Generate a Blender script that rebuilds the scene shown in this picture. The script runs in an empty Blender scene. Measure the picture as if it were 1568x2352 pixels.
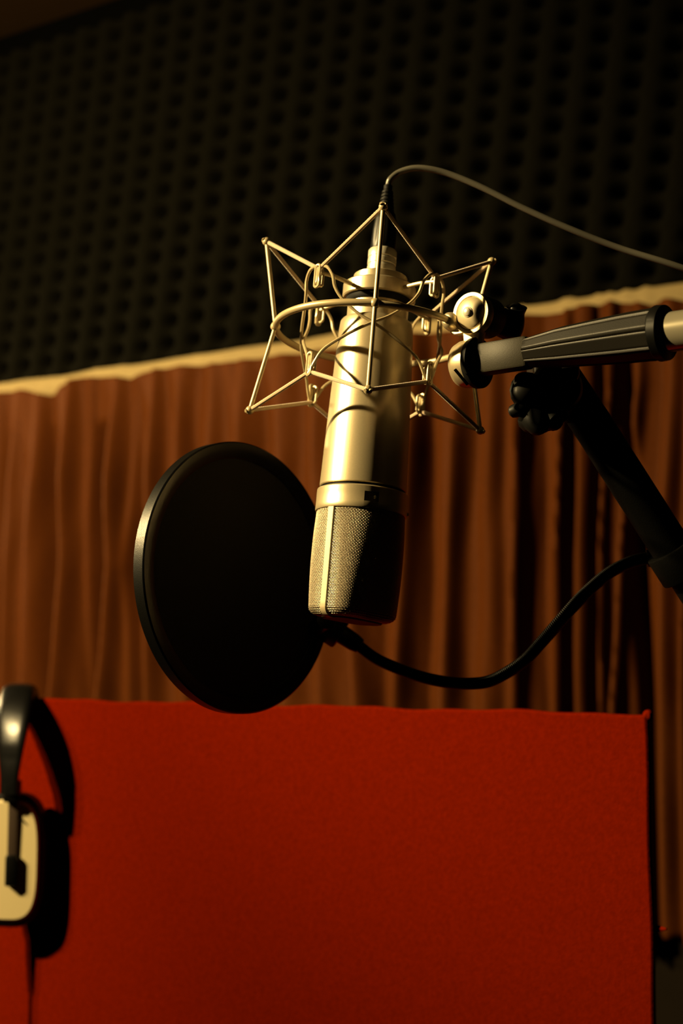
import bpy, math, random
import numpy as np
from mathutils import Vector, Matrix

# ---------------------------------------------------------------- camera, world, lamps
C = bpy.context.scene.collection
SC = bpy.context.scene
F = 3000.0                                   # focal length in pixels of the 1568 x 2352 frame
PITCH = math.atan(324 / F)
CAM = Vector((0, 0, 1.5))
cam = bpy.data.cameras.new('camera')
cam.sensor_fit = 'VERTICAL'; cam.sensor_height = 36.0; cam.lens = 36.0 * F / 2352
cam.clip_start = 0.02; cam.clip_end = 50
cam.dof.use_dof = True; cam.dof.focus_distance = 0.80; cam.dof.aperture_fstop = 6.3
camo = bpy.data.objects.new('camera', cam); C.objects.link(camo)
camo.location = CAM; camo.rotation_euler = (math.pi / 2 + PITCH, 0, 0)
SC.camera = camo
SC.view_settings.view_transform = 'Standard'; SC.view_settings.look = 'None'
SC.view_settings.gamma = 1.0; SC.view_settings.use_curve_mapping = False
SC.view_settings.exposure = 0.0

w = bpy.data.worlds.new('room_air'); SC.world = w; w.use_nodes = True
w.node_tree.nodes['Background'].inputs[0].default_value = (1.0, 0.72, 0.34, 1)
w.node_tree.nodes['Background'].inputs[1].default_value = 0.006

def spot(name, loc, aim, power, size, cone, blend, col):
    l = bpy.data.lights.new(name, 'SPOT'); l.energy = power; l.shadow_soft_size = size
    l.spot_size = math.radians(cone); l.spot_blend = blend; l.color = col
    o = bpy.data.objects.new(name, l); C.objects.link(o); o.location = loc
    o.rotation_euler = (Vector(aim) - Vector(loc)).to_track_quat('-Z', 'Y').to_euler()
    return o
WARM = (1.0, 0.73, 0.32)
spot('studio_lamp', (-2.05, 0.52, 2.68), (0.02, 0.85, 1.76), 860, 0.035, 33, 1.0, WARM)
spot('wash_lamp', (-1.98, 0.56, 2.70), (-0.83, 2.2, 1.75), 1000, 0.04, 86, 1.0, WARM)
spot('wash_lamp_small', (-2.25, 0.72, 2.66), (-0.90, 2.2, 1.75), 300, 0.03, 86, 1.0, WARM)
spot('added_graze_light', (-1.92, 2.90, 2.05), (0.10, 2.15, 1.45), 190, 0.05, 70, 1.0, WARM)  # added light grazing the curtain to pick out fold edges, not a lamp of the room

# ---------------------------------------------------------------- helpers
UP = Vector((0, -math.sin(PITCH), math.cos(PITCH))); FW = Vector((0, math.cos(PITCH), math.sin(PITCH)))
def ray(x, y): return FW + Vector((1, 0, 0)) * ((x - 784) / F) - UP * ((y - 1176) / F)
def P(x, y, z): return CAM + ray(x, y) * z
def on_plane(x, y, p0, n):
    r = ray(x, y); return CAM + r * ((p0 - CAM).dot(n) / r.dot(n))

class MB:
    def __init__(s): s.v = []; s.f = []
    def add(s, vs, fs):
        o = len(s.v); s.v += [tuple(v) for v in vs]; s.f += [tuple(i + o for i in f) for f in fs]; return s
    def tube(s, pts, r, n=12, closed=False, cap=True, sec=None):
        pts = [Vector(p) for p in pts]; m = len(pts)
        rs = r if isinstance(r, (list, tuple)) else [r] * m
        tn = []
        for i in range(m):
            a = pts[(i - 1) % m] if (closed or i > 0) else pts[i]
            b = pts[(i + 1) % m] if (closed or i < m - 1) else pts[i]
            tn.append((b - a).normalized())
        t = tn[0]; q = Vector((0, 0, 1)) if abs(t.z) < .9 else Vector((1, 0, 0))
        nn = (q - t * q.dot(t)).normalized(); vs = []
        for i in range(m):
            nn = (nn - tn[i] * nn.dot(tn[i])).normalized(); bb = tn[i].cross(nn)
            for k in range(n):
                a = 2 * math.pi * k / n; e = rs[i] * (sec(a) if sec else 1)
                vs.append(pts[i] + nn * math.cos(a) * e + bb * math.sin(a) * e)
        fs = []
        for i in range(m if closed else m - 1):
            j = (i + 1) % m
            for k in range(n):
                l = (k + 1) % n; fs.append((i * n + k, i * n + l, j * n + l, j * n + k))
        if cap and not closed:
            fs.append(tuple(range(n - 1, -1, -1))); fs.append(tuple((m - 1) * n + k for k in range(n)))
        return s.add(vs, fs)
    def lathe(s, prof, n=64, c=(0, 0, 0), axis=(0, 0, 1), cap=True):
        c = Vector(c); ax = Vector(axis).normalized(); q = Vector((0, 0, 1)) if abs(ax.z) < .9 else Vector((1, 0, 0))
        u = (q - ax * q.dot(ax)).normalized(); v = ax.cross(u); vs = []; fs = []
        for r, h in prof:
            for k in range(n):
                a = 2 * math.pi * k / n; vs.append(c + ax * h + (u * math.cos(a) + v * math.sin(a)) * max(r, 1e-5))
        for i in range(len(prof) - 1):
            for k in range(n):
                l = (k + 1) % n; fs.append((i * n + k, i * n + l, (i + 1) * n + l, (i + 1) * n + k))
        if cap:
            fs.append(tuple(range(n - 1, -1, -1))); fs.append(tuple((len(prof) - 1) * n + k for k in range(n)))
        return s.add(vs, fs)
    def ball(s, c, r, n=16): 
        return s.lathe([(r * math.sin(math.pi * i / 10), -r * math.cos(math.pi * i / 10)) for i in range(11)], n, c, cap=False)
    def box(s, c, ax, ay, az, hx, hy, hz, bev=0.0):
        c = Vector(c); ax = Vector(ax).normalized(); ay = Vector(ay).normalized(); az = Vector(az).normalized()
        b = bev; vs = []
        pf = [(hx - b, hy), (hx - b * .3, hy - b * .3), (hx, hy - b)]
        ring = []
        for sx, sy in ((1, 1), (1, -1), (-1, -1), (-1, 1)):
            q = [(x * sx, y * sy) for x, y in pf]
            if sx * sy < 0: q.reverse()
            ring += q
        lv = [(-hz, -b), (-hz + b * .3, -b * .3), (-hz + b, 0), (hz - b, 0), (hz - b * .3, -b * .3), (hz, -b)]
        for z, d in lv:
            for x, y in ring:
                X = x + d * (1 if x > 0 else -1); Y = y + d * (1 if y > 0 else -1)
                vs.append(c + ax * X + ay * Y + az * z)
        n = 12; fs = []
        for i in range(5):
            for k in range(n):
                l = (k + 1) % n; fs.append((i * n + k, i * n + l, (i + 1) * n + l, (i + 1) * n + k))
        fs.append(tuple(range(n - 1, -1, -1))); fs.append(tuple(5 * n + k for k in range(n)))
        return s.add(vs, fs)
    def prism(s, outline, o, ex, ey, en, h0, h1, bev=0.0005):
        """outline (x, y) in plane ex/ey at o, extruded along en from h0 to h1, softened rims"""
        o = Vector(o); ex = Vector(ex); ey = Vector(ey); en = Vector(en)
        cx = sum(p[0] for p in outline) / len(outline); cy = sum(p[1] for p in outline) / len(outline)
        rad = max(math.hypot(p[0] - cx, p[1] - cy) for p in outline); vs = []; n = len(outline)
        for h, d in ((h0, bev), (h0 + bev, 0), (h1 - bev, 0), (h1, bev)):
            k = 1 - d / rad
            for x, y in outline: vs.append(o + ex * (cx + (x - cx) * k) + ey * (cy + (y - cy) * k) + en * h)
        fs = []
        for i in range(3):
            for k in range(n):
                l = (k + 1) % n; fs.append((i * n + k, i * n + l, (i + 1) * n + l, (i + 1) * n + k))
        fs.append(tuple(range(n - 1, -1, -1))); fs.append(tuple(3 * n + k for k in range(n)))
        return s.add(vs, fs)

def catmull(pts, k=8, closed=False):
    pts = [Vector(p) for p in pts]; out = []; m = len(pts)
    for i in range(m if closed else m - 1):
        if closed: a, b, c, d = pts[(i - 1) % m], pts[i], pts[(i + 1) % m], pts[(i + 2) % m]
        else: a, b, c, d = pts[max(i - 1, 0)], pts[i], pts[i + 1], pts[min(i + 2, m - 1)]
        for j in range(k):
            t = j / k
            out.append(.5 * ((2 * b) + (c - a) * t + (2 * a - 5 * b + 4 * c - d) * t * t + (3 * b - a - 3 * c + d) * t ** 3))
    if not closed: out.append(pts[-1])
    return out

def obj(name, mb, mat, parent=None, smooth=True, world=False, angle=35, label=None):
    me = bpy.data.meshes.new(name)
    vs = mb.v
    if parent is not None and world:
        inv = full(parent).inverted(); vs = [tuple(inv @ Vector(v)) for v in vs]
    elif parent is None:
        c = Vector([sum(v[i] for v in vs) / len(vs) for i in range(2)] + [min(v[2] for v in vs)])
        vs = [(v[0] - c.x, v[1] - c.y, v[2] - c.z) for v in vs]
    me.from_pydata(vs, [], mb.f); me.update()
    import bmesh
    b = bmesh.new(); b.from_mesh(me); bmesh.ops.recalc_face_normals(b, faces=b.faces); b.to_mesh(me); b.free()
    if smooth:
        me.polygons.foreach_set('use_smooth', [True] * len(me.polygons)); me.set_sharp_from_angle(angle=math.radians(angle))
    me.materials.append(mat)
    o = bpy.data.objects.new(name, me); C.objects.link(o)
    if parent is not None: o.parent = parent
    else: o.location = c
    if label: o['label'] = label
    return o
def full(o):
    return (full(o.parent) @ o.matrix_basis) if o.parent else o.matrix_basis
def thing(name, label, cat, mat=None, group=None):
    o = bpy.data.objects.new(name, None); C.objects.link(o); o.empty_display_size = .02
    o.matrix_basis = mat if mat is not None else Matrix.Identity(4)
    o['label'] = label; o['category'] = cat
    if group: o['group'] = group
    return o
def tag(o, label, cat): o['label'] = label; o['category'] = cat; return o
def struct(o): o['kind'] = 'structure'; return o

def mat(name, col, rough=.6, metal=0.0, spec=.5, noise=0.0, nscale=300, bump=0.0, bscale=400, sheen=0.0, coat=0.0, fine=None):
    m = bpy.data.materials.new(name); m.use_nodes = True; nt = m.node_tree; b = nt.nodes['Principled BSDF']
    b.inputs['Base Color'].default_value = (*col, 1); b.inputs['Roughness'].default_value = rough
    b.inputs['Metallic'].default_value = metal; b.inputs['Specular IOR Level'].default_value = spec
    b.inputs['Sheen Weight'].default_value = sheen; b.inputs['Coat Weight'].default_value = coat
    tc = nt.nodes.new('ShaderNodeTexCoord')
    if noise:
        n = nt.nodes.new('ShaderNodeTexNoise'); n.inputs['Scale'].default_value = nscale; n.inputs['Detail'].default_value = 5
        r = nt.nodes.new('ShaderNodeValToRGB'); nt.links.new(tc.outputs['Object'], n.inputs['Vector'])
        r.color_ramp.elements[0].position = .3; r.color_ramp.elements[1].position = .7
        r.color_ramp.elements[0].color = (*[c * (1 - noise) for c in col], 1); r.color_ramp.elements[1].color = (*[min(1, c * (1 + noise)) for c in col], 1)
        nt.links.new(n.outputs['Fac'], r.inputs['Fac']); nt.links.new(r.outputs['Color'], b.inputs['Base Color'])
    if bump:
        n = nt.nodes.new('ShaderNodeTexNoise'); n.inputs['Scale'].default_value = bscale; n.inputs['Detail'].default_value = 3
        u = nt.nodes.new('ShaderNodeBump'); u.inputs['Strength'].default_value = bump; u.inputs['Distance'].default_value = .001
        nt.links.new(tc.outputs['Object'], n.inputs['Vector']); nt.links.new(n.outputs['Fac'], u.inputs['Height']); nt.links.new(u.outputs['Normal'], b.inputs['Normal'])
    return m
M = dict(
    nickel=mat('satin_nickel', (.57, .475, .30), .34, .66, noise=.03, nscale=900, bump=.015, bscale=2500),
    nickel_matte=mat('satin_nickel_frame', (.40, .33, .20), .42, .25, bump=.05, bscale=1500),  # rougher, less metallic nickel for the frame bars and pivot dome
    tip=mat('matte_nickel_tip', (.22, .19, .13), .7, .1, spec=.1),
    hoop=mat('gloss_black_hoop', (.0015, .0015, .0012), .30, spec=.45, bump=.12, bscale=1800),
    neck=mat('black_gooseneck', (.002, .002, .0018), .5, spec=.14),
    wire=mat('nickel_wire', (.46, .37, .21), .38, .3),
    mesh=mat('grille_wire', (.60, .51, .36), .36, .75),
    dark_in=mat('dark_inner_screen', (.03, .022, .014), .9),
    silver=mat('connector_silver', (.75, .70, .56), .30, .5),
    rubber=mat('black_rubber', (.003, .003, .0027), .6, spec=.12),
    plastic=mat('black_plastic', (.0025, .0025, .0022), .36, spec=.18),
    tube=mat('black_tube', (.0012, .0012, .0011), .6, spec=.03, bump=.15, bscale=900),
    grip=mat('grip_rubber', (.0050, .0042, .0026), .45, spec=.16, bump=.06, bscale=1800),
    bar=mat('brushed_steel_bar', (.016, .0135, .0075), .50, .0, spec=.16, noise=.14, nscale=900, bump=.08, bscale=1600),
    chrome=mat('dark_chrome', (.32, .29, .21), .20, .6),
    elastic=mat('elastic_cord', (.46, .35, .23), .75, sheen=.2),
    cable=mat('cable_sheath', (.075, .07, .055), .34, spec=.6),
    fabric=mat('black_nylon', (.0085, .0075, .0055), .9, spec=.15, bump=.3, bscale=2500, noise=.3, nscale=900),
    leather=mat('black_leatherette', (.002, .002, .002), .30, spec=.18, bump=.15, bscale=120),
    plate=mat('cream_plate', (.42, .35, .19), .35, .1, coat=.2),
    slider=mat('dark_steel', (.10, .07, .05), .35, .5),
    curtain=mat('rust_curtain', (.038, .0098, .0014), .6, spec=.02, noise=.10, nscale=160, bump=.25, bscale=900),
    heading=mat('cream_heading', (.150, .112, .050), .8, spec=.1, noise=.06, nscale=60),
    felt=mat('red_felt', (.086, .0041, .0001), .95, spec=.0, noise=.14, nscale=260, bump=.5, bscale=700),
    foam=mat('charcoal_foam', (.0014, .00125, .00062), .95, spec=.02, noise=.12, nscale=200),
    trim=mat('black_trim', (.0007, .0007, .0006), .9, spec=.0),
    wall=mat('dark_wall', (.005, .0035, .002), .9, spec=.03, noise=.05, nscale=20),
    ceil=mat('brown_ceiling', (.05, .026, .008), .9, spec=.05, noise=.05, nscale=12),
    floor=mat('dark_carpet', (.02, .012, .006), .95, noise=.2, nscale=300),
)

# ---------------------------------------------------------------- the room
DU = Vector((4929, -3000, 0)).normalized(); N = Vector((-3000, -4929, 0)).normalized(); Z = Vector((0, 0, 1))
W0 = P(784, 1176, 2.42)                       # point of the back wall plane
def wp(x, y, d=0.0): return on_plane(x, y, W0 + N * d, N)
def uv(x, y, d=0.0):
    q = wp(x, y, d) - W0; return q.dot(DU), q.z + W0.z
CEIL = wp(0, 95).z
def slab(c, ax, ay, az, hx, hy, hz): return MB().box(c, ax, ay, az, hx, hy, hz, 0.0005)
cx = W0 - N * .05
struct(obj('wall_back', slab((cx.x, cx.y, CEIL / 2), DU, N, Z, 2.7, .05, CEIL / 2), M['wall'], smooth=False))
fc = W0 + N * 2.0
struct(obj('floor', slab((fc.x, fc.y, -.05), DU, N, Z, 2.7, 2.1, .05), M['floor'], smooth=False))
struct(obj('ceiling', slab((fc.x, fc.y, CEIL + .05), DU, N, Z, 2.7, 2.1, .05), M['ceil'], smooth=False))
lw = W0 - DU * 2.75 + N * 2.0; rw = W0 + DU * 2.75 + N * 2.0
struct(obj('wall_left', slab((lw.x, lw.y, CEIL / 2), DU, N, Z, .05, 2.1, CEIL / 2), M['wall'], smooth=False))
struct(obj('wall_right', slab((rw.x, rw.y, CEIL / 2), DU, N, Z, .05, 2.1, CEIL / 2), M['wall'], smooth=False))
fw_ = W0 + N * 4.15
struct(obj('wall_front', slab((fw_.x, fw_.y, CEIL / 2), DU, N, Z, 2.7, .05, CEIL / 2), M['wall'], smooth=False))
tc_ = W0 + N * .006
struct(obj('trim_1', slab((tc_.x, tc_.y, CEIL - .03), DU, N, Z, 2.7, .005, .031), M['trim'], smooth=False))

# ---------------------------------------------------------------- acoustic foam: egg-crate lattice taken along the wall
def foam():
    u0, v0 = uv(402, 112); ua, va = uv(346, 128); ub, vb = uv(395, 162)
    A = np.array([ua - u0, va - v0]); A[1] = 0.0; B = np.array([ub - u0, vb - v0])
    inv = np.linalg.inv(np.array([A, B]).T)
    ul, ur = -2.66, 1.7; top = CEIL - .063; bot = wp(784, 763, .06).z + .003
    nu, nv = 1000, 230
    U, V = np.meshgrid(np.linspace(ul, ur, nu), np.linspace(bot, top, nv))
    a = inv[0, 0] * (U - u0) + inv[0, 1] * (V - v0); b = inv[1, 0] * (U - u0) + inv[1, 1] * (V - v0)
    # pits sit on the lattice points and at the cell centres' half steps
    ca = .5 + .5 * np.cos(2 * math.pi * a); cb = .5 + .5 * np.cos(2 * math.pi * b)
    D = .052 - .030 * (ca ** 2.2) * (cb ** 1.6) - .010 * ca ** 1.5
    D[0, :] = 0.0; D[-1, :] = 0.0; D[:, 0] = 0.0; D[:, -1] = 0.0
    mb = MB()
    X = W0.x + DU.x * U + N.x * D; Y = W0.y + DU.y * U + N.y * D
    mb.v = list(zip(X.ravel().tolist(), Y.ravel().tolist(), V.ravel().tolist()))
    mb.f = [(j * nu + i, j * nu + i + 1, (j + 1) * nu + i + 1, (j + 1) * nu + i) for j in range(nv - 1) for i in range(nu - 1)]
    return obj('acoustic_foam', mb, M['foam'], angle=89)
tag(foam(), 'charcoal egg-crate acoustic foam covering the upper wall above the curtain', 'acoustic foam')

# ---------------------------------------------------------------- curtain and its cream heading strip
def interp(x, xs, ys): return float(np.interp(x, xs, ys))
def heading():
    mb = MB(); n = 640; ul, ur = -2.6, 1.7; us = np.linspace(ul, ur, n); zt = wp(784, 763, .06).z
    vs = []; rnd = random.Random(4)
    bumps = [(rnd.uniform(ul, ur), rnd.uniform(.008, .02), rnd.uniform(.0004, .0016)) for _ in range(40)]
    bumps += [(uv(x, 660)[0], .008, .004) for x in (1222, 1318, 1334, 1398, 1424, 1462, 1505)]
    for u in us:
        t = zt + .0012 * math.sin(u * 31) + sum(h * math.exp(-((u - c) / w_) ** 2) for c, w_, h in bumps)
        d = .054 + .004 * math.sin(u * 23 + 1)
        b = zt - .085
        for dd, zz in ((0.002, t - .004), (d - .004, t), (d, t - .004), (d, (t + b) / 2), (d - .002, b), (0.002, b)):
            q = W0 + DU * u + N * dd; vs.append((q.x, q.y, zz))
    fs = [(i * 6 + k, i * 6 + (k + 1) % 6, (i + 1) * 6 + (k + 1) % 6, (i + 1) * 6 + k) for i in range(n - 1) for k in range(6)]
    fs += [tuple(range(6)), tuple((n - 1) * 6 + k for k in range(6))]
    return obj('curtain_heading', mb.add(vs, fs), M['heading'], angle=60)
tag(heading(), 'cream curtain heading strip running along the wall between foam and curtain', 'curtain rail')

def curtain():
    DC = .085
    tops = [(-400, 955), (-250, 925), (-120, 920), (0, 896), (50, 893), (80, 902), (105, 905), (130, 885), (180, 864), (240, 860), (290, 867), (320, 852), (400, 840), (500, 831), (600, 818), (700, 806), (760, 798), (900, 774), (1140, 736), (1210, 722), (1290, 714), (1330, 700), (1400, 688), (1450, 690), (1495, 698), (1520, 682), (1568, 688), (1700, 655), (1900, 640), (2300, 560)]
    tu = [uv(x, y, DC)[0] for x, y in tops]; tz = [wp(x, y, DC).z for x, y in tops]
    # folds: image traces (x at y=950, x at y=1280, x at y=1620), width, height of ridge
    folds = [((-60, -75, -90), .030, .03), ((30, 18, 5), .022, .018), ((82, 70, 60), .030, .024), ((158, 156, 134), .022, .032), ((200, 190, 185), .020, .008),
             ((262, 270, 243), .022, .036), ((300, 292, 288), .02, .010), ((352, 352, 351), .022, .030), ((410, 415, 430), .026, .020), ((478, 486, 500), .026, .018), ((548, 552, 560), .025, .024), ((640, 645, 660), .03, .020), ((725, 728, 740), .03, .020), ((800, 812, 825), .026, .028),
             ((950, 940, 920), .022, .034), ((1052, 1040, 1028), .022, .032), ((1120, 1118, 1110), .028, .012), ((1197, 1194, 1190), .017, .034), ((1303, 1288, 1293), .015, .034), ((1335, 1330, 1330), .016, .016), ((1402, 1379, 1381), .011, .020),
             ((1468, 1430, 1411), .014, .024), ((1545, 1525, 1520), .022, .020), ((1600, 1590, 1580), .022, .045), ((1690, 1690, 1690), .03, .035), ((1790, 1790, 1790), .03, .03), ((1900, 1900, 1900), .03, .03)]
    grooves = [((222, 215, 195), .026, .050), ((112, 112, 104), .018, .030), ((310, 312, 305), .020, .026), ((8, -6, -20), .016, .020), ((438, 445, 455), .018, .018), ((600, 600, 600), .02, .014), ((985, 985, 975), .012, .014), ((875, 875, 872), .014, .016), ((1372, 1363, 1362), .0065, .050), ((1432, 1462, 1477), .010, .045), ((1150, 1150, 1150), .012, .010), ((1245, 1245, 1250), .012, .012)]
    zz = [wp(784, y, DC).z for y in (950, 1280, 1620)]
    def trace(fd): return [uv(x, y, DC)[0] for x, y in zip(fd, (950, 1280, 1620))]
    FO = [(trace(a), b, c) for a, b, c in folds]; GR = [(trace(a), b, c) for a, b, c in grooves]
    zb = wp(1550, 2155, DC).z
    ul, ur = -2.6, 1.7; nu, nv = 1500, 90; us = np.linspace(ul, ur, nu)
    top = np.interp(us, tu, tz); rnd = random.Random(2)
    V = top[None, :] + (zb - top)[None, :] * np.linspace(0, 1, nv)[:, None] ** 1.1; U = np.repeat(us[None, :], nv, 0)
    D = np.full_like(U, DC - .012)
    zs = np.array(zz[::-1]); 
    for tr, wd, h in FO:
        c = np.interp(V, zs, np.array(tr[::-1])); x = (U - c) / wd
        # steep on the left flank, easy on the right flank
        D += 1.3 * h * np.where(x < 0, np.exp(-(x / .42) ** 2), np.exp(-(x / .85) ** 2))
    for tr, wd, h in GR:
        c = np.interp(V, zs, np.array(tr[::-1])); D -= h * np.exp(-((U - c) / wd) ** 2)
    far = np.clip((-1.05 - U) / .1, 0, 1) + np.clip((U - .95) / .1, 0, 1)      # the parts past the frame
    D += far * (.018 + .022 * np.sin(U * 52 + .8 * np.sin(U * 9) + .5 * np.sin(V * 3)))
    g = np.clip((top[None, :] - V) / .20, 0, 1); fade = .35 + .65 * g
    D = DC - .012 + (D - DC + .012) * fade
    D += .003 * np.sin(U * 60 + V * 7) * (1 - g) + .0015 * np.sin(U * 140 + 3 * np.sin(V * 9)) + .002 * np.sin(V * 11 + U * 23)
    D = np.maximum(D, .022 + 0 * D) + np.where(V > top[None, :] - .1, .0, 0)
    D = np.where(V > wp(784, 763, .06).z - .11, np.maximum(D, .062), D)
    mb = MB(); X = W0.x + DU.x * U + N.x * D; Y = W0.y + DU.y * U + N.y * D
    mb.v = list(zip(X.ravel().tolist(), Y.ravel().tolist(), V.ravel().tolist()))
    mb.f = [(j * nu + i, j * nu + i + 1, (j + 1) * nu + i + 1, (j + 1) * nu + i) for j in range(nv - 1) for i in range(nu - 1)]
    o = obj('curtain', mb, M['curtain'], angle=89)
    so = o.modifiers.new('thickness', 'SOLIDIFY'); so.thickness = .0015; so.offset = 0
    return o
tag(curtain(), 'rust brown pleated curtain hanging under the foam behind the red panel', 'curtain')

# ---------------------------------------------------------------- red felt gobo panel
PA = P(80, 1605, 1.40)
def pp(x, y, d=0.0): return on_plane(x, y, PA + N * d, N)
PT = pp(784, 1622.6).z
pl = (pp(-420, 1700) - PA).dot(DU); pr = (pp(1486, 1700) - PA).dot(DU)
def panel():
    rt = Matrix.Translation(PA + DU * ((pl + pr) / 2) - N * .02 - Z * PA.z)
    root = thing('felt_screen', 'free-standing red felt covered acoustic screen below the curtain', 'acoustic screen', rt)
    mb = MB(); nu, nv = 120, 60; vs = []
    c = PA + DU * ((pl + pr) / 2) - N * .02
    def top(u): return PT + .0009 * math.sin(u * 37) + .0006 * math.sin(u * 91 + 1)
    lv = [(-.02, 0, 0)]
    # a padded board: front skin slightly bowed, rounded arris, back skin
    rows = []
    secs = [(-.0045, .002), (-.0035, .0006), (-.002, 0), (.002, 0), (.0035, .0006), (.0045, .002)]
    for d, ins in secs:
        row = []
        for k in range(nu + 1): u = pl + ins + (pr - pl - 2 * ins) * k / nu; row.append((u, top(u) - ins, d))
        for k in range(1, nv + 1): row.append((pr - ins + .0006 * math.sin(k * 1.1), top(pr) - ins - (PT - .03) * k / nv, d))
        for k in range(1, nu + 1): u = pr - ins - (pr - pl - 2 * ins) * k / nu; row.append((u, .03 + ins * 0, d))
        for k in range(1, nv): row.append((pl + ins, .03 + (PT - .03) * k / nv, d))
        rows.append(row)
    m = len(rows[0])
    for row in rows:
        for u, z, d in row:
            q = PA + DU * u + N * (d - .0045); vs.append((q.x, q.y, z))
    fs = [(i * m + k, i * m + (k + 1) % m, (i + 1) * m + (k + 1) % m, (i + 1) * m + k) for i in range(5) for k in range(m)]
    fs += [tuple(range(m)), tuple(5 * m + k for k in range(m))]
    obj('felt_board', mb.add(vs, fs), M['felt'], root, world=True, angle=12)
    for s in (.08, .92):
        q = PA + DU * (pl + (pr - pl) * s) - N * .008
        obj('foot', MB().box((q.x, q.y, .015), DU, N, Z, .03, .16, .015, .003), M['plastic'], root, world=True)
    a = pp(1498, 2136); t = MB()
    t.tube([a - DU * .004 - N * .006, a + DU * .004 - N * .008, a + DU * .010 - N * .004 + Z * .001], [.003, .0024, .0008], 8)
    obj('loose_thread', t, M['felt'], root, world=True)
    t = MB(); a = pp(1484, 1645); t.ball(a - N * .0045 + Z * .0005, .0045, 8)
    obj('corner_tuft', t, M['felt'], root, world=True)
panel()

# ---------------------------------------------------------------- headphones hung over the panel's top edge
HO = pp(20, 1605)
HR = Matrix.Rotation(math.radians(38), 3, 'Z'); HU = HR @ DU; HN = HR @ N
HO = pp(44, 1605) + HN * .001
def H(u, n, z): return HO + HU * u + HN * n + Z * z
def superell(a, b, e, n=64):
    out = []
    for k in range(n):
        t = 2 * math.pi * k / n; c, s_ = math.cos(t), math.sin(t)
        out.append((a * math.copysign(abs(c) ** (2 / e), c), b * math.copysign(abs(s_) ** (2 / e), s_)))
    return out
def headphones():
    root = thing('headphones', 'black headphones with a cream ear cup hung over the red screen at left edge', 'headphones', Matrix.Translation(H(0, -.02, .003)))
    # padded band, arch across the panel
    vs = []; fs = []; K = 48; n = 20; BU = Matrix.Rotation(math.radians(8), 3, 'Z') @ DU
    for i in range(K + 1):
        th = math.pi * (i / K) * 1.12 - math.pi * .06
        n_c = -.008 + .070 * math.cos(th); z_c = -.078 + .087 * math.sin(th)
        t = Vector((-.070 * math.sin(th), .087 * math.cos(th))).normalized(); nr = Vector((t.y, -t.x))
        s_ = math.sin(max(0, min(math.pi, th)))
        wd = .0115 + .0100 * min(1, s_ * 1.5); tk = .0075 if s_ > .25 else .0055
        for k in range(n):
            a = 2 * math.pi * k / n; cu = math.copysign(abs(math.cos(a)) ** .6, math.cos(a)) * wd; cn = math.copysign(abs(math.sin(a)) ** .8, math.sin(a)) * tk
            vs.append(H(0, n_c + nr.x * cn, z_c + nr.y * cn) + BU * cu)
    for i in range(K):
        for k in range(n):
            l = (k + 1) % n; fs.append((i * n + k, i * n + l, (i + 1) * n + l, (i + 1) * n + k))
    fs += [tuple(range(n)), tuple(K * n + k for k in range(n))]
    obj('headband', MB().add(vs, fs), M['leather'], root, world=True)
    CR = Matrix.Rotation(math.radians(22), 3, 'Z')
    for sd in (1, -1):
        def G(u, nn, z): return H(u, nn if sd > 0 else -.016 - nn, z)
        en = HN * sd
        m = MB(); m.box(G(.003, .0575, -.092), HU, Z, HN, .0085, .011, .0075, .002); obj('band_end', m, M['plastic'], root, world=True)
        m = MB(); m.box(G(.004, .0565, -.132), HU, Z + en * .02, HN, .0048, .042, .0012, .0004)
        obj('slider', m, M['slider'], root, world=True, label='dark steel slider bar')
        c = G(.0015, .0395, -.163); CU = CR @ DU; en = (CR @ N) * sd
        cup = obj('ear_cup', MB().prism(superell(.0385, .0680, 3.0), c, CU, Z, en, -.011, .009, .004), M['plastic'], root, world=True)
        obj('cup_plate', MB().prism(superell(.0340, .0615, 3.4), c, CU, Z, en, .007, .0125, .003), M['plate'], cup, world=True, label='cream outer plate of the ear cup')
        m = MB(); m.tube([c - en * .0135 + CU * x * .88 + Z * y * .88 for x, y in superell(.032, .061, 2.4, 40)], .0072, 12, closed=True)
        obj('ear_cushion', m, M['leather'], root, world=True)
        m = MB(); m.box(G(.004, .0555, -.172), HU, Z, HN, .0062, .0155, .0065, .002); obj('pivot', m, M['plastic'], root, world=True)
        m = MB(); m.tube(catmull([G(.006, .055, -.116), G(.016, .057, -.124), G(.028, .055, -.138), G(.032, .050, -.152)]), .0009, 8)
        obj('signal_wire', m, M['rubber'], root, world=True)
    m = MB(); m.tube([H(-.018, .030, -.222), H(-.018, .030, -.242), H(-.018, .031, -.268)], [.0075, .006, .004], 16)
    m.tube(catmull([H(-.018, .031, -.266), H(-.022, .032, -.31), H(-.034, .030, -.37), H(-.05, .028, -.45), H(-.07, .026, -.60), H(-.08, .026, -.9), H(-.08, .03, -1.25), H(-.09, .04, -1.44)]), .0026, 10)
    obj('headphone_cord', m, M['rubber'], root, world=True)
headphones()

# ---------------------------------------------------------------- microphone frame: local +Z runs up the axis, local -Y faces the viewer
O = P(832, 1140, .857)
ax = Vector((math.sin(math.radians(4.85)), math.sin(math.radians(4)), 1.)).normalized()
ay = (Vector((0, 1, 0)) - ax * ax.y).normalized(); axx = ay.cross(ax)
MM = Matrix(((axx.x, ay.x, ax.x, O.x), (axx.y, ay.y, ax.y, O.y), (axx.z, ay.z, ax.z, O.z), (0, 0, 0, 1)))
def cyl(az, r, z, dx=0.0): a = math.radians(az); return Vector((r * math.sin(a) + dx, -r * math.cos(a), z)) * .001
mm = lambda prof: [(r * .001, h * .001) for r, h in prof]

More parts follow.
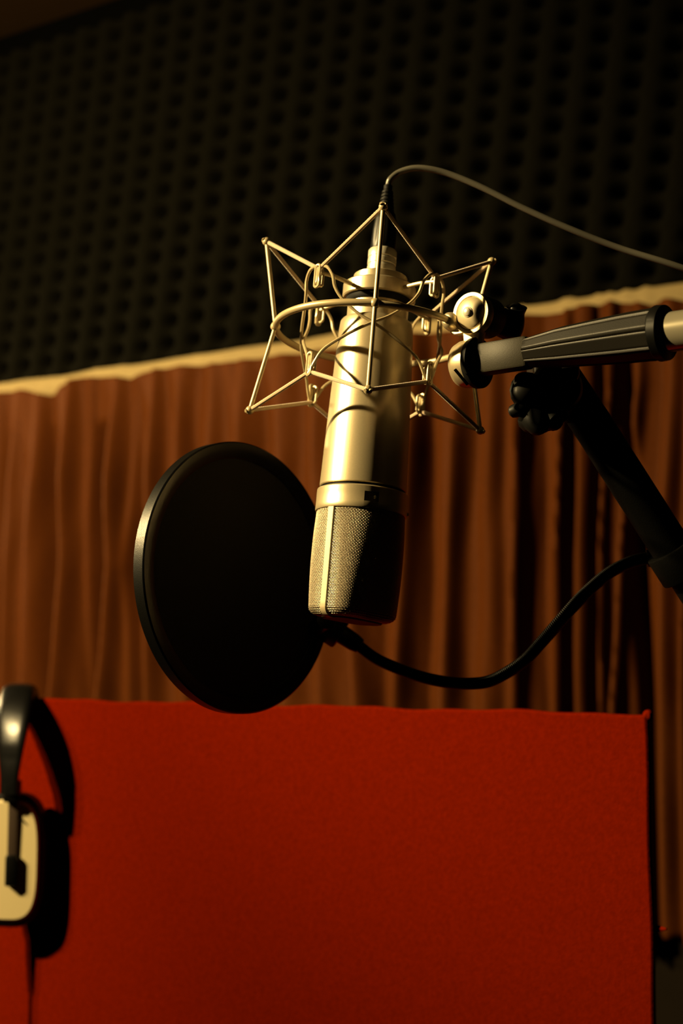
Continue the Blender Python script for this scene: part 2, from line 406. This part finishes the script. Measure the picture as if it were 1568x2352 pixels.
def microphone():
    root = thing('microphone', 'satin nickel studio condenser microphone hanging upside down with mesh head', 'microphone', MM)
    body = MB().lathe(mm([(20, 4), (28.0, 4.2), (28.6, 4.8), (28.6, 6), (28.3, 14), (27.6, 40), (26.6, 70), (25.6, 95), (24.9, 112), (24.3, 117.6), (23.6, 118.6), (20.6, 119.0), (20.5, 119.4), (20.5, 131)]), 96)
    obj('body_tube', body, M['nickel'], root)
    obj('groove', MB().lathe(mm([(27.2, 1.2), (27.2, 5.0)]), 96, cap=False), M['rubber'], root)
    # collar band with a recessed switch window
    az0, az1, z0, z1 = math.radians(2), math.radians(20), -8.2, -2.0
    azs = sorted(set([2 * math.pi * k / 120 - math.pi for k in range(120)] + [az0 - 1e-3, az0, az1, az1 + 1e-3]))
    prof = [(28.4, 2.6), (29.6, 2.2), (29.9, 1.6), (29.95, z1 + .05), (29.95, z1), (29.98, z0), (30, z0 - .05), (30.1, -11.4), (29.8, -12.2), (28.6, -12.5), (27.6, -12.5)]
    vs = []; fs = []; m = len(azs)
    for i, (r, h) in enumerate(prof):
        for a in azs:
            rr = r - (2.0 if (i in (4, 5) and az0 - 1e-6 <= a <= az1 + 1e-6) else 0)
            vs.append((rr * math.sin(a) * .001, -rr * math.cos(a) * .001, h * .001))
    for i in range(len(prof) - 1):
        for k in range(m):
            l = (k + 1) % m; fs.append((i * m + k, i * m + l, (i + 1) * m + l, (i + 1) * m + k))
    band = obj('collar_band', MB().add(vs, fs), M['nickel'], root, angle=25)
    obj('switch', MB().ball(cyl(15.5, 28.6, -4.9), .00125, 12), M['silver'], band, label='tiny silver ball switch')
    obj('side_switch', MB().ball(cyl(92, 30.2, -9.5), .0013, 12), M['nickel'], band)
    # head: round at the collar, flattening to a rounded wedge at the tip
    B = math.radians(-41); bu = Vector((math.sin(B), -math.cos(B), 0)); bv = Vector((math.cos(B), math.sin(B), 0))
    Z0, Z1 = -12.4, -76.5
    def head(t, th, off=0.0):
        """t 0..1 down the wall, >1 over the rounded tip"""
        tt = min(t, 1.0); e = 2 + 2.1 * tt ** 1.2
        W = 28.6 - .2 * tt + off; T = 28.6 - 9.7 * tt ** 1.35 + off
        z = Z0 + (Z1 - Z0) * min(t, .93) / .93 if t < .93 else Z1
        if t >= .93:
            q = (t - .93) / .07; q = min(q, 1.0); rc = 6.5
            W -= rc * (1 - math.cos(q * math.pi / 2)); T -= rc * (1 - math.cos(q * math.pi / 2)); z = Z1 - rc * math.sin(q * math.pi / 2) * .75
        c, s_ = math.cos(th), math.sin(th)
        x = W * math.copysign(abs(c) ** (2 / e), c); y = T * math.copysign(abs(s_) ** (2 / e), s_)
        return (bu * x + bv * y + Vector((0, 0, z))) * .001
    # arc-length tables so that the woven wires are even
    def ring(t, n, off=0.0):
        raw = [head(t, 2 * math.pi * k / 360, off) for k in range(360)] ; raw.append(raw[0])
        d = np.cumsum([0] + [(raw[i + 1] - raw[i]).length for i in range(360)]); arr = np.array([tuple(p) for p in raw])
        s_ = np.linspace(0, d[-1], n + 1)[:-1]
        return np.stack([np.interp(s_, d, arr[:, k]) for k in range(3)], 1)
    inner = MB(); ts = [0, .2, .4, .6, .8, .93, .95, .97, .985, 1.0]; vs = []
    for t in ts: vs += [tuple(p) for p in ring(t, 72, -1.2)]
    fs = [(i * 72 + k, i * 72 + (k + 1) % 72, (i + 1) * 72 + (k + 1) % 72, (i + 1) * 72 + k) for i in range(len(ts) - 1) for k in range(72)]
    fs.append(tuple((len(ts) - 1) * 72 + k for k in range(72)))
    obj('inner_screen', inner.add(vs, fs), M['dark_in'], root)
    NC, NR = 176, 72
    tl = [i / NR for i in range(NR + 1)]
    R = np.array([ring(t, NC * 2) for t in tl])           # rows x 2NC x 3
    ctr = R.mean(1, keepdims=True); nrm = R - ctr; nrm[:, :, 2] = 0
    nx = np.roll(R, -1, 1) - np.roll(R, 1, 1); nr_ = np.stack([nx[:, :, 1], -nx[:, :, 0], 0 * nx[:, :, 0]], 2)
    nr_ /= np.linalg.norm(nr_, axis=2, keepdims=True); sg = np.sign((nr_ * nrm).sum(2, keepdims=True)); nr_ *= sg
    g = MB(); amp, rw = .00028, .00019
    for c in range(NC):                                   # lengthwise wires
        k = 2 * c; pts = []
        for i in range(NR + 1):
            sgn = 1 if (i + c) % 2 else -1
            pts.append(Vector(R[i, k] + nr_[i, k] * amp * sgn))
        g.tube(pts, rw, 4, cap=False)
    for i in range(0, NR + 1):                            # crosswise wires
        pts = []
        for k in range(NC):
            sgn = -1 if (i + k) % 2 else 1
            pts.append(Vector(R[i, 2 * k] + nr_[i, 2 * k] * amp * sgn))
        g.tube(pts, rw * 1.1, 4, closed=True, cap=False)
    obj('grille_mesh', g, M['mesh'], root, angle=180)
    # frame bars down both narrow sides and across the tip
    def bar(th0, sgn):
        m = MB(); vs = []; fs = []; hw = 2.55; st = [0.0, .15, .3, .45, .6, .75, .88, .93, .945, .96, .975, .99, 1.0]
        for t in st:
            c = head(t, th0); o_ = (bu * sgn)
            nv = Vector((0, 0, -1)) if t >= 1 else (o_ * math.cos(max(0, (t - .93) / .07) * math.pi / 2) + Vector((0, 0, -1)) * math.sin(max(0, (t - .93) / .07) * math.pi / 2))
            for x, h in ((-hw, -1.0), (-hw, .9), (-hw + .4, 1.3), (hw - .4, 1.3), (hw, .9), (hw, -1.0)):
                vs.append(c + bv * x * .001 + nv * h * .001)
        for i in range(len(st) - 1):
            for k in range(6): fs.append((i * 6 + k, i * 6 + (k + 1) % 6, (i + 1) * 6 + (k + 1) % 6, (i + 1) * 6 + k))
        fs += [tuple(range(6)), tuple((len(st) - 1) * 6 + k for k in range(6))]
        return m.add(vs, fs)
    obj('frame_bar', bar(0.0, 1), M['nickel_matte'], root, angle=40); obj('frame_bar', bar(math.pi, -1), M['nickel_matte'], root, angle=40)
    tp = MB(); zt = Z1 - 6.5 * .75
    tp.prism([(x, y) for x, y in superell(.0222, .0124, 3.4)], Vector((0, 0, 0)), bu, bv, Vector((0, 0, 1)), (zt - 1.2) * .001, (zt + 1) * .001, .0006)
    obj('tip_plate', tp, M['tip'], root)
    # neck, dish, knurled nut and connector
    obj('rubber_ring', MB().lathe(mm([(18, 130), (21.4, 130.5), (22.2, 132), (22.2, 136)]), 72), M['rubber'], root)
    kn = MB(); n = 110; vs = []; fs = []; zs_ = [144.0, 145.0] + [145.0 + i * .5 for i in range(1, 13)] + [151.6]
    for j, z in enumerate(zs_):
        for k in range(n * 2):
            a = math.pi * k / n; r = 17.6 + (.55 if (k + j) % 2 else 0) - (1.0 if j in (0, len(zs_) - 1) else 0)
            vs.append((r * math.sin(a) * .001, -r * math.cos(a) * .001, z * .001))
    for j in range(len(zs_) - 1):
        for k in range(2 * n): l = (k + 1) % (2 * n); fs.append((j * 2 * n + k, j * 2 * n + l, (j + 1) * 2 * n + l, (j + 1) * 2 * n + k))
    fs.append(tuple((len(zs_) - 1) * 2 * n + k for k in range(2 * n)))
    obj('knurled_nut', kn.add(vs, fs), M['nickel'], root, angle=15)
microphone()

# ---------------------------------------------------------------- cable with its plug
def cable():
    root = thing('microphone_cable', 'thin dark cable with black plug leaving the microphone top to the right', 'cable', MM @ Matrix.Translation((0, 0, .150)))
    def lo(mb):
        mb.v = [(v[0], v[1], v[2] - .150) for v in mb.v]; return mb
    sh = MB().lathe(mm([(9.4, 150), (9.7, 151), (9.7, 158), (9.3, 158.3), (9.3, 159.6), (9.7, 160), (9.7, 163.2), (9.3, 163.5), (9.3, 164.4), (9.7, 164.7), (9.7, 169.4), (9.0, 170.4), (5, 170.5)]), 48)
    obj('connector_shell', lo(sh), M['silver'], root, label='silver ringed connector shell')
    n = 48; vs = []; fs = []; pr_ = [(8.3, 170.3), (8.6, 171.5), (8.7, 176), (8.4, 184), (7.6, 192), (6.6, 196.5), (5.6, 198)]
    for i, (r, h) in enumerate(pr_):
        for k in range(n):
            a = 2 * math.pi * k / n; q = .55 * max(0, math.cos(8 * a)) * (1 if 1 < i < 5 else 0)
            vs.append(cyl(math.degrees(a), r - q, h))
    fs = [(i * n + k, i * n + (k + 1) % n, (i + 1) * n + (k + 1) % n, (i + 1) * n + k) for i in range(len(pr_) - 1) for k in range(n)]
    fs += [tuple(range(n)), tuple((len(pr_) - 1) * n + k for k in range(n))]
    obj('plug_housing', lo(MB().add(vs, fs)), M['plastic'], root)
    pr_ = [(5.6, 197)]; z = 198.0
    for i in range(6):
        r = 5.5 - i * .33; pr_ += [(r, z), (r, z + 1.5), (r - 1.1, z + 1.8), (r - 1.1, z + 2.5)]; z += 2.7
    pr_ += [(3.0, z), (3.0, z + 3), (2.4, z + 3.6)]
    obj('strain_relief', lo(MB().lathe(mm(pr_), 32)), M['rubber'], root)
    tip = MM @ Vector((0, 0, .2160)); tip2 = MM @ Vector((.0002, 0, .2190))
    zt = (tip - CAM).dot(FW)
    pts = [tip, tip2] + [P(x, y, zt + dz) for x, y, dz in ((897, 411, 0), (916, 396, 0), (948, 386.5, -.002), (985, 388, -.004), (1035, 401, -.006), (1110, 432, -.010), (1200, 477, -.014), (1300, 522, -.018), (1420, 569, -.022), (1568, 616, -.03), (1760, 690, -.03))]
    e = pts[-1]; pts += [e + Vector((.05, .03, -.10)), Vector((.45, 1.0, .9)), Vector((.46, 1.02, .3)), Vector((.5, 1.05, .01))]
    obj('cable_sheath', MB().tube(catmull(pts, 10), .0021, 14), M['cable'], root, world=True)
cable()

# ---------------------------------------------------------------- spider shock mount
SX = -2.4
def shock_mount():
    root = thing('shock_mount', 'nickel wire spider shock mount with elastic cords holding the microphone', 'shock mount', MM @ Matrix.Translation((SX * .001, 0, .110)))
    def c(az, r, z): return cyl(az, r, z - 110)
    RR, zc = 65, 110
    obj('outer_ring', MB().tube([c(a, RR, zc) for a in range(0, 360, 3)], .0023, 16, closed=True), M['wire'], root)
    posts = [(0, 0), (-88, 0), (90, 0), (180, 0)]
    for az, _ in posts:
        jn = c(az, RR, zc); t = c(az, 76.5, 169); b = c(az, 76.5, 51)
        m = MB(); m.tube([t, jn, b], .00148, 12); m.ball(t, .0029, 12); m.ball(b, .0029, 12); m.ball(jn, .0034, 14)
        for q, s_ in ((t, 1), (b, -1)):               # forked ends that catch the cords
            for e in (-1, 1):
                m.tube([q + Vector((0, 0, -s_ * .001)), q + (c(az + e * 1.3, 79.3, 0) - c(az, 76.5, 0)) + Vector((0, 0, s_ * .0012))], [.0012, .0010], 8)
        obj('post', m, M['wire'], root)
    hk = [-45, 45, 135, -135]
    nb = {0: (-45, 45), -88: (-45, -135), 90: (45, 135), 180: (135, -135)}
    for az, _ in posts:
        for h in nb[az]:
            for zt, zh in ((169, 139.5), (51, 70.5)):
                a = c(az, 76.5, zt); b = c(h, 53.5, zh); n = 60; d = b - a
                pts = [a + d * (i / n) for i in range(n + 1)]
                obj('elastic_cord', MB().tube(pts, [.00128 + (.00016 if i % 2 else 0) for i in range(n + 1)], 8), M['elastic'], root)
    for h in hk:
        for zm in (134.5, 75.5):
            m = MB(); e = math.degrees(1.9 / 53)
            lp = []
            for i in range(24):
                t = 2 * math.pi * i / 24; xx = 1.9 * math.cos(t); zz = 5.6 * (1 if math.sin(t) >= 0 else -1) * (1 if abs(math.sin(t)) > 1e-6 else 0) + 1.9 * math.sin(t)
                lp.append(c(h + math.degrees(xx / 54), 54.5, zm + zz))
            m.tube(catmull(lp, 2, True), .0010, 8, closed=True)
            lp = [c(h, 52 + 2.6 * math.cos(2 * math.pi * i / 24), zm + (3.5 if math.sin(2 * math.pi * i / 24) > 0 else -3.5) + 2.6 * math.sin(2 * math.pi * i / 24)) for i in range(24)]
            m.tube(catmull(lp, 2, True), .0009, 8, closed=True)
            obj('hook', m, M['wire'], root)
        obj('collar_arm', MB().tube(catmull([c(h, 53, 137.5), c(h, 40, 139), c(h, 24, 139)], 4), .0014, 10), M['wire'], root)
    for i, h in enumerate(hk):
        for sg in (1, -1):
            pth = [(0, 53.5, 141.5), (7, 54.2, 140), (12, 53.5, 134), (14, 52, 126), (20, 49.5, 118), (33, 47, 109), (45, 46.2, 104), (58, 47, 98), (72, 49, 90.5), (81, 51.5, 84), (86, 53, 76), (90, 53.5, 69)]
            if sg < 0: pts = [c(h - a, r + .9, z) for a, r, z in pth]
            else: pts = [c(h + a, r - .9, z) for a, r, z in pth]
            obj('basket_wire', MB().tube(catmull(pts, 6), .00108, 8), M['wire'], root)
    # dish the microphone screws into
    obj('collar_dish', MB().lathe([(r * .001, (z - 110) * .001) for r, z in [(18, 134.6), (23.9, 134.6), (24.6, 135.4), (24.6, 143.6), (24.0, 144.4), (16, 144.6)]], 80, c=(-SX * .001, 0, 0)), M['nickel'], root)
    # swivel: ring clamp, arm plate, pivot disc
    z = .826; k = z / F
    def link(name, c1, r1, c2, r2, n, h0, h1, m):
        n = Vector(n).normalized(); ex = n.cross(Z).normalized() * -1; ey = n.cross(ex).normalized()
        if ey.z < 0: ey = -ey
        d = Vector(((c2 - c1).dot(ex), (c2 - c1).dot(ey))); L = d.length; al = math.atan2(d.y, d.x); be = math.acos((r1 - r2) / L); out = []
        for i in range(33): t = al + be + (2 * math.pi - 2 * be) * i / 32; out.append((r1 * math.cos(t), r1 * math.sin(t)))
        for i in range(17): t = al - be + 2 * be * i / 16; out.append((d.x + r2 * math.cos(t), d.y + r2 * math.sin(t)))
        return obj(name, MB().prism(out, c1, ex, ey, n, h0, h1, .0008), m, root, world=True)
    D0 = P(1087, 721, z); n1 = Vector((-.63, -.775, -.02)).normalized(); 
    link('arm_plate', D0, 42 * k, P(1030, 741, z), 23 * k, n1, -.006, .0015, M['nickel'])
    link('drop_link', D0, 30 * k, P(1083, 800, z), 17 * k, n1, -.006, .001, M['nickel'])
    pd = obj('pivot_disc', MB().lathe([(0.001, -.003), (48 * k, -.003), (49 * k, -.002), (49 * k, .0026), (47.5 * k, .0036), (39.5 * k, .0036), (38 * k, .0028), (37.5 * k, .0028)], 64, D0, n1, cap=False), M['nickel'], root, world=True)
    obj('pivot_dome', MB().lathe([(38 * k * math.cos(t * math.pi / 16), .0026 + .0042 * math.sin(t * math.pi / 16)) for t in range(9)], 48, D0, n1, cap=False), M['nickel_matte'], pd, world=True)
    obj('pivot_screw', MB().lathe([(.0034, .0060), (.0034, .0070), (.0026, .0074), (.0024, .0082), (.0014, .0087), (.0001, .0088)], 24, D0, n1), M['silver'], pd, world=True)
    obj('back_disc', MB().lathe([(0.001, -.020), (44 * k, -.020), (47 * k, -.018), (47 * k, -.0042), (40 * k, -.003)], 48, D0, n1), M['plastic'], root, world=True)
    rj = MM @ cyl(51, RR, 110, SX); tj = (MM.to_3x3() @ Vector((math.cos(math.radians(51)), math.sin(math.radians(51)), 0))).normalized()
    obj('ring_clamp', MB().lathe([(.0026, -.0075), (.0036, -.0072), (.0050, -.0055), (.0058, -.003), (.0060, .0), (.0060, .007), (.0054, .009), (.0026, .0095)], 32, rj, tj), M['nickel'], root, world=True)
    # wing nut behind the disc
    W = P(1176, 742, .850); wv = []
    m = MB(); m.tube([P(1130, 742, .848), P(1165, 748, .850), P(1185, 752, .850)], [.0065, .0095, .0085], 20)
    m.tube(catmull([P(1172, 775, .85), P(1178, 750, .85), P(1184, 722, .848), P(1186, 706, .846)], 6), [.0055 + .0015 * abs(math.sin(i * .25)) for i in range(19)], 16)
    m.ball(P(1184, 712, .846), .0048); m.ball(P(1162, 722, .848), .0040)
    obj('wing_nut', m, M['leather'], root, world=True)
    # lower drum on the stand's thread
    nd = Vector((.755, -.656, -.03)).normalized(); Dc = P(1102, 833, .824); kb = .824 / F
    drum = obj('thread_drum', MB().lathe([(.004, -.0175), (38 * kb, -.0172), (50 * kb, -.0150), (55 * kb, -.0115), (56 * kb, -.0065), (56 * kb, -.0040), (50 * kb, -.0038)], 64, Dc, nd), M['nickel'], root, world=True)
    obj('drum_gasket', MB().lathe([(.01, -.0042), (57 * kb, -.0042), (59 * kb, -.0034), (59 * kb, -.0004), (57 * kb, .0), (44 * kb, .0004), (43 * kb, .0022), (38 * kb, .0028), (.001, .0028)], 64, Dc, nd), M['rubber'], drum, world=True, label='black rubber gasket')
    sl = P(1059, 866, .812); m = MB(); m.box(sl, (.6, 0, -.75), (.75, .3, .6), (-.3, -.95, 0), .0062, .0011, .0010, .0003)
    obj('drum_slot', m, M['rubber'], drum, world=True)
shock_mount()

# ---------------------------------------------------------------- boom stand
def stand():
    base = Vector((.52, 1.02, 0))
    root = thing('microphone_stand', 'black boom microphone stand with ribbed grip reaching in from the right', 'microphone stand', Matrix.Translation(base))
    A = P(1097, 828, .822); Bp = P(1217, 809, .797); d = (Bp - A).normalized(); up = (Z - d * Z.dot(d)).normalized(); nn = d.cross(up)
    obj('boom_bar', MB().box((A + Bp) / 2, up, nn, d, 36 * .81 / F, .0058, (Bp - A).length / 2, .0018), M['bar'], root, world=True, label='brushed steel bar end')
    # grip: faceted with grooves
    st = [P(1214, 809, .798), P(1219, 808, .797), P(1226, 807, .795), P(1290, 797, .783), P(1360, 787, .770), P(1440, 776, .756), P(1490, 769, .747), P(1506, 767, .744), P(1516, 765.5, .742), P(1524, 764.5, .741), P(1526, 764, .7405)]
    rr = [34, 36, 37, 47, 53, 59, 61, 62, 61, 56, 46]
    zz = [.798, .797, .795, .783, .770, .756, .747, .744, .742, .741, .7405]
    def sec(a):
        q = a * 8 / (2 * math.pi); f = q - math.floor(q) - .5                # eight facets
        r = math.cos(math.pi / 8) / math.cos(f * 2 * math.pi / 8) * 1.02
        gx = abs(abs(f) - .40); r -= .035 * math.exp(-(gx / .045) ** 2)
        return r
    g = MB(); g.tube(st, [r * z / F for r, z in zip(rr, zz)], 160, sec=sec); obj('grip', g, M['grip'], root, world=True, angle=22)
    ferr = MB(); ferr.tube([P(1508, 767, .744), P(1514, 766, .743), P(1530, 764, .740), P(1534, 763.5, .7395)], [62 * .743 / F, 65 * .743 / F, 64 * .74 / F, 50 * .74 / F], 48)
    obj('end_collar', ferr, M['plastic'], root, world=True)
    pe = P(2050, 690, .66); obj('counter_pole', MB().tube([P(1500, 768, .745), pe], 46 * .74 / F, 40), M['chrome'], root, world=True, label='shiny dark chrome pole')
    obj('counterweight', MB().lathe([(.01, 0), (.028, .002), (.03, .006), (.03, .06), (.027, .066), (.01, .067)], 48, pe - (pe - P(1500, 768, .745)).normalized() * .02, pe - P(1500, 768, .745)), M['rubber'], root, world=True)
    # thick black arm
    T0 = P(1262, 828, .850); T1 = P(1353, 965, .850); dr = P(1568, 1302, .852) - T1; dr.normalize(); T2 = P(1568, 1302, .852) + dr * .10
    obj('arm_tube', MB().tube([T0, T1, T2], 46 * .85 / F, 48), M['tube'], root, world=True)
    obj('hinge_block', MB().box(P(1268, 850, .838), d, Vector((0, 1, 0)), Z, .0165, .020, .0125, .004), M['plastic'], root, world=True)
    obj('hinge_cap', MB().lathe([(.0, -.03), (.0145, -.03), (.0165, -.027), (.0165, .020), (.0145, .023), (0, .023)], 40, P(1262, 905, .845), (0, 1, .05)), M['plastic'], root, world=True)
    # lobed tightening knob with wings
    kc = P(1244, 930, .826); kn = Vector((-.45, -.78, -.43)).normalized(); ex = kn.cross(Z).normalized(); ey = ex.cross(kn).normalized(); out = []
    for i in range(90):
        a = 2 * math.pi * i / 90; r = .0172 + .0012 * math.cos(5 * a + .5); out.append((r * math.cos(a), r * math.sin(a)))
    knob = obj('knob', MB().prism(out, kc, ex, ey, kn, -.016, .005, .003), M['plastic'], root, world=True)
    for x, y, x2, y2, r in ((1215, 930, 1170, 948, .0045), (1228, 960, 1242, 985, .0075), (1262, 958, 1278, 972, .0065), (1212, 900, 1192, 905, .0085), (1200, 876, 1193, 866, .004)):
        m = MB(); m.tube(catmull([P(x, y, .822), P((x + x2) / 2, (y + y2) / 2 + 1, .818), P(x2, y2, .820)], 4), [r * 1.5, r * 1.45, r * 1.35, r * 1.2, r * 1.1, r, r * .95, r * .85, r * .5], 14)
        obj('knob_lobe', m, M['neck'], knob, world=True)
    # elbow, upright pole, base
    e = Vector((base.x, base.y, T2.z - .10))
    obj('arm_joint', MB().ball(T2, .021, 24), M['plastic'], root, world=True)
    obj('upright_pole', MB().tube([T2, (T2 + e) / 2 + Vector((0, 0, -.02)), Vector((base.x, base.y, e.z - .1)), Vector((base.x, base.y, .03))], .0125, 24), M['tube'], root, world=True)
    obj('round_base', MB().lathe([(.02, .0), (.15, .0), (.153, .006), (.150, .016), (.04, .030), (.02, .05)], 64, base), M['plastic'], root, world=True)
    return T1, dr
T1, TD = stand()

# ---------------------------------------------------------------- pop filter
def pop_filter():
    Cc = P(552, 1325, .905); nrm = Vector((.770, -.638, .03)).normalized(); R_ = 311.5 * .905 / F
    root = thing('pop_filter', 'round black pop filter on a gooseneck in front of the microphone head', 'pop filter', Matrix.Translation(Cc - Z * R_))
    hoop = MB().lathe([(R_ - .0115, -.0046), (R_ - .001, -.0052), (R_, -.0042), (R_, .0042), (R_ - .001, .0052), (R_ - .0050, .0048), (R_ - .0105, .0036), (R_ - .0115, .0028), (R_ - .0115, -.0046)], 128, Cc, nrm, cap=False)
    obj('hoop', hoop, M['hoop'], root, world=True)
    sc = MB().lathe([(.0002, .0006), (.02, .0007), (.05, .0010), (R_ - .009, .0016), (R_ - .009, -.0016), (.05, -.001), (.0002, -.0006)], 96, Cc, nrm)
    obj('screen', sc, M['fabric'], root, world=True, label='black nylon mesh screen')
    ck = P(757, 1440, .953); 
    dg = (P(822, 1482, .951) - ck).normalized(); sd = dg.cross(nrm).normalized(); s2 = dg.cross(sd)
    obj('hoop_bracket', MB().box(ck, s2, sd, dg, .0085, .0095, .0105, .002), M['plastic'], root, world=True)
    obj('bracket_screw', MB().lathe([(.0, -.012), (.006, -.012), (.0066, -.011), (.0066, .011), (0, .012)], 20, P(738, 1432, .943), (.3, -.9, .2)), M['plastic'], root, world=True)
    obj('neck_socket', MB().lathe([(.003, -.012), (.0068, -.012), (.0072, -.010), (.0066, .006), (.0056, .011), (.004, .012)], 24, P(797, 1465, .951), dg), M['plastic'], root, world=True)
    px = [(800, 1467, .951), (822, 1482, .950), (870, 1516, .944), (950, 1549, .932), (1020, 1566, .921), (1085, 1570, .911), (1135, 1560, .903), (1200, 1520, .892), (1245, 1473, .886), (1300, 1410, .877), (1350, 1357, .880), (1400, 1315, .880), (1450, 1290, .878), (1495, 1281, .875), (1515, 1279, .873)]
    pts = catmull([P(*q) for q in px], 36); rad = []
    for i, q in enumerate(pts): rad.append(.0041 + (.00022 if i % 2 else -.0001))
    obj('gooseneck', MB().tube(pts, rad, 16), M['neck'], root, world=True)
    cl = P(1500, 1281, .874); cd = (P(1515, 1279, .873) - P(1480, 1283, .875)).normalized()
    obj('clamp_socket', MB().lathe([(.003, -.004), (.0058, -.004), (.0062, -.002), (.0062, .008), (.005, .010)], 24, cl, cd), M['plastic'], root, world=True)
    q = T1 + TD * ((P(1560, 1288, .852) - T1).dot(TD))
    obj('clamp_ring', MB().lathe([(.0133, -.010), (.0172, -.010), (.0176, -.009), (.0176, .009), (.0172, .010), (.0133, .010), (.0133, -.010)], 40, q, TD, cap=False), M['tube'], root, world=True)
pop_filter()
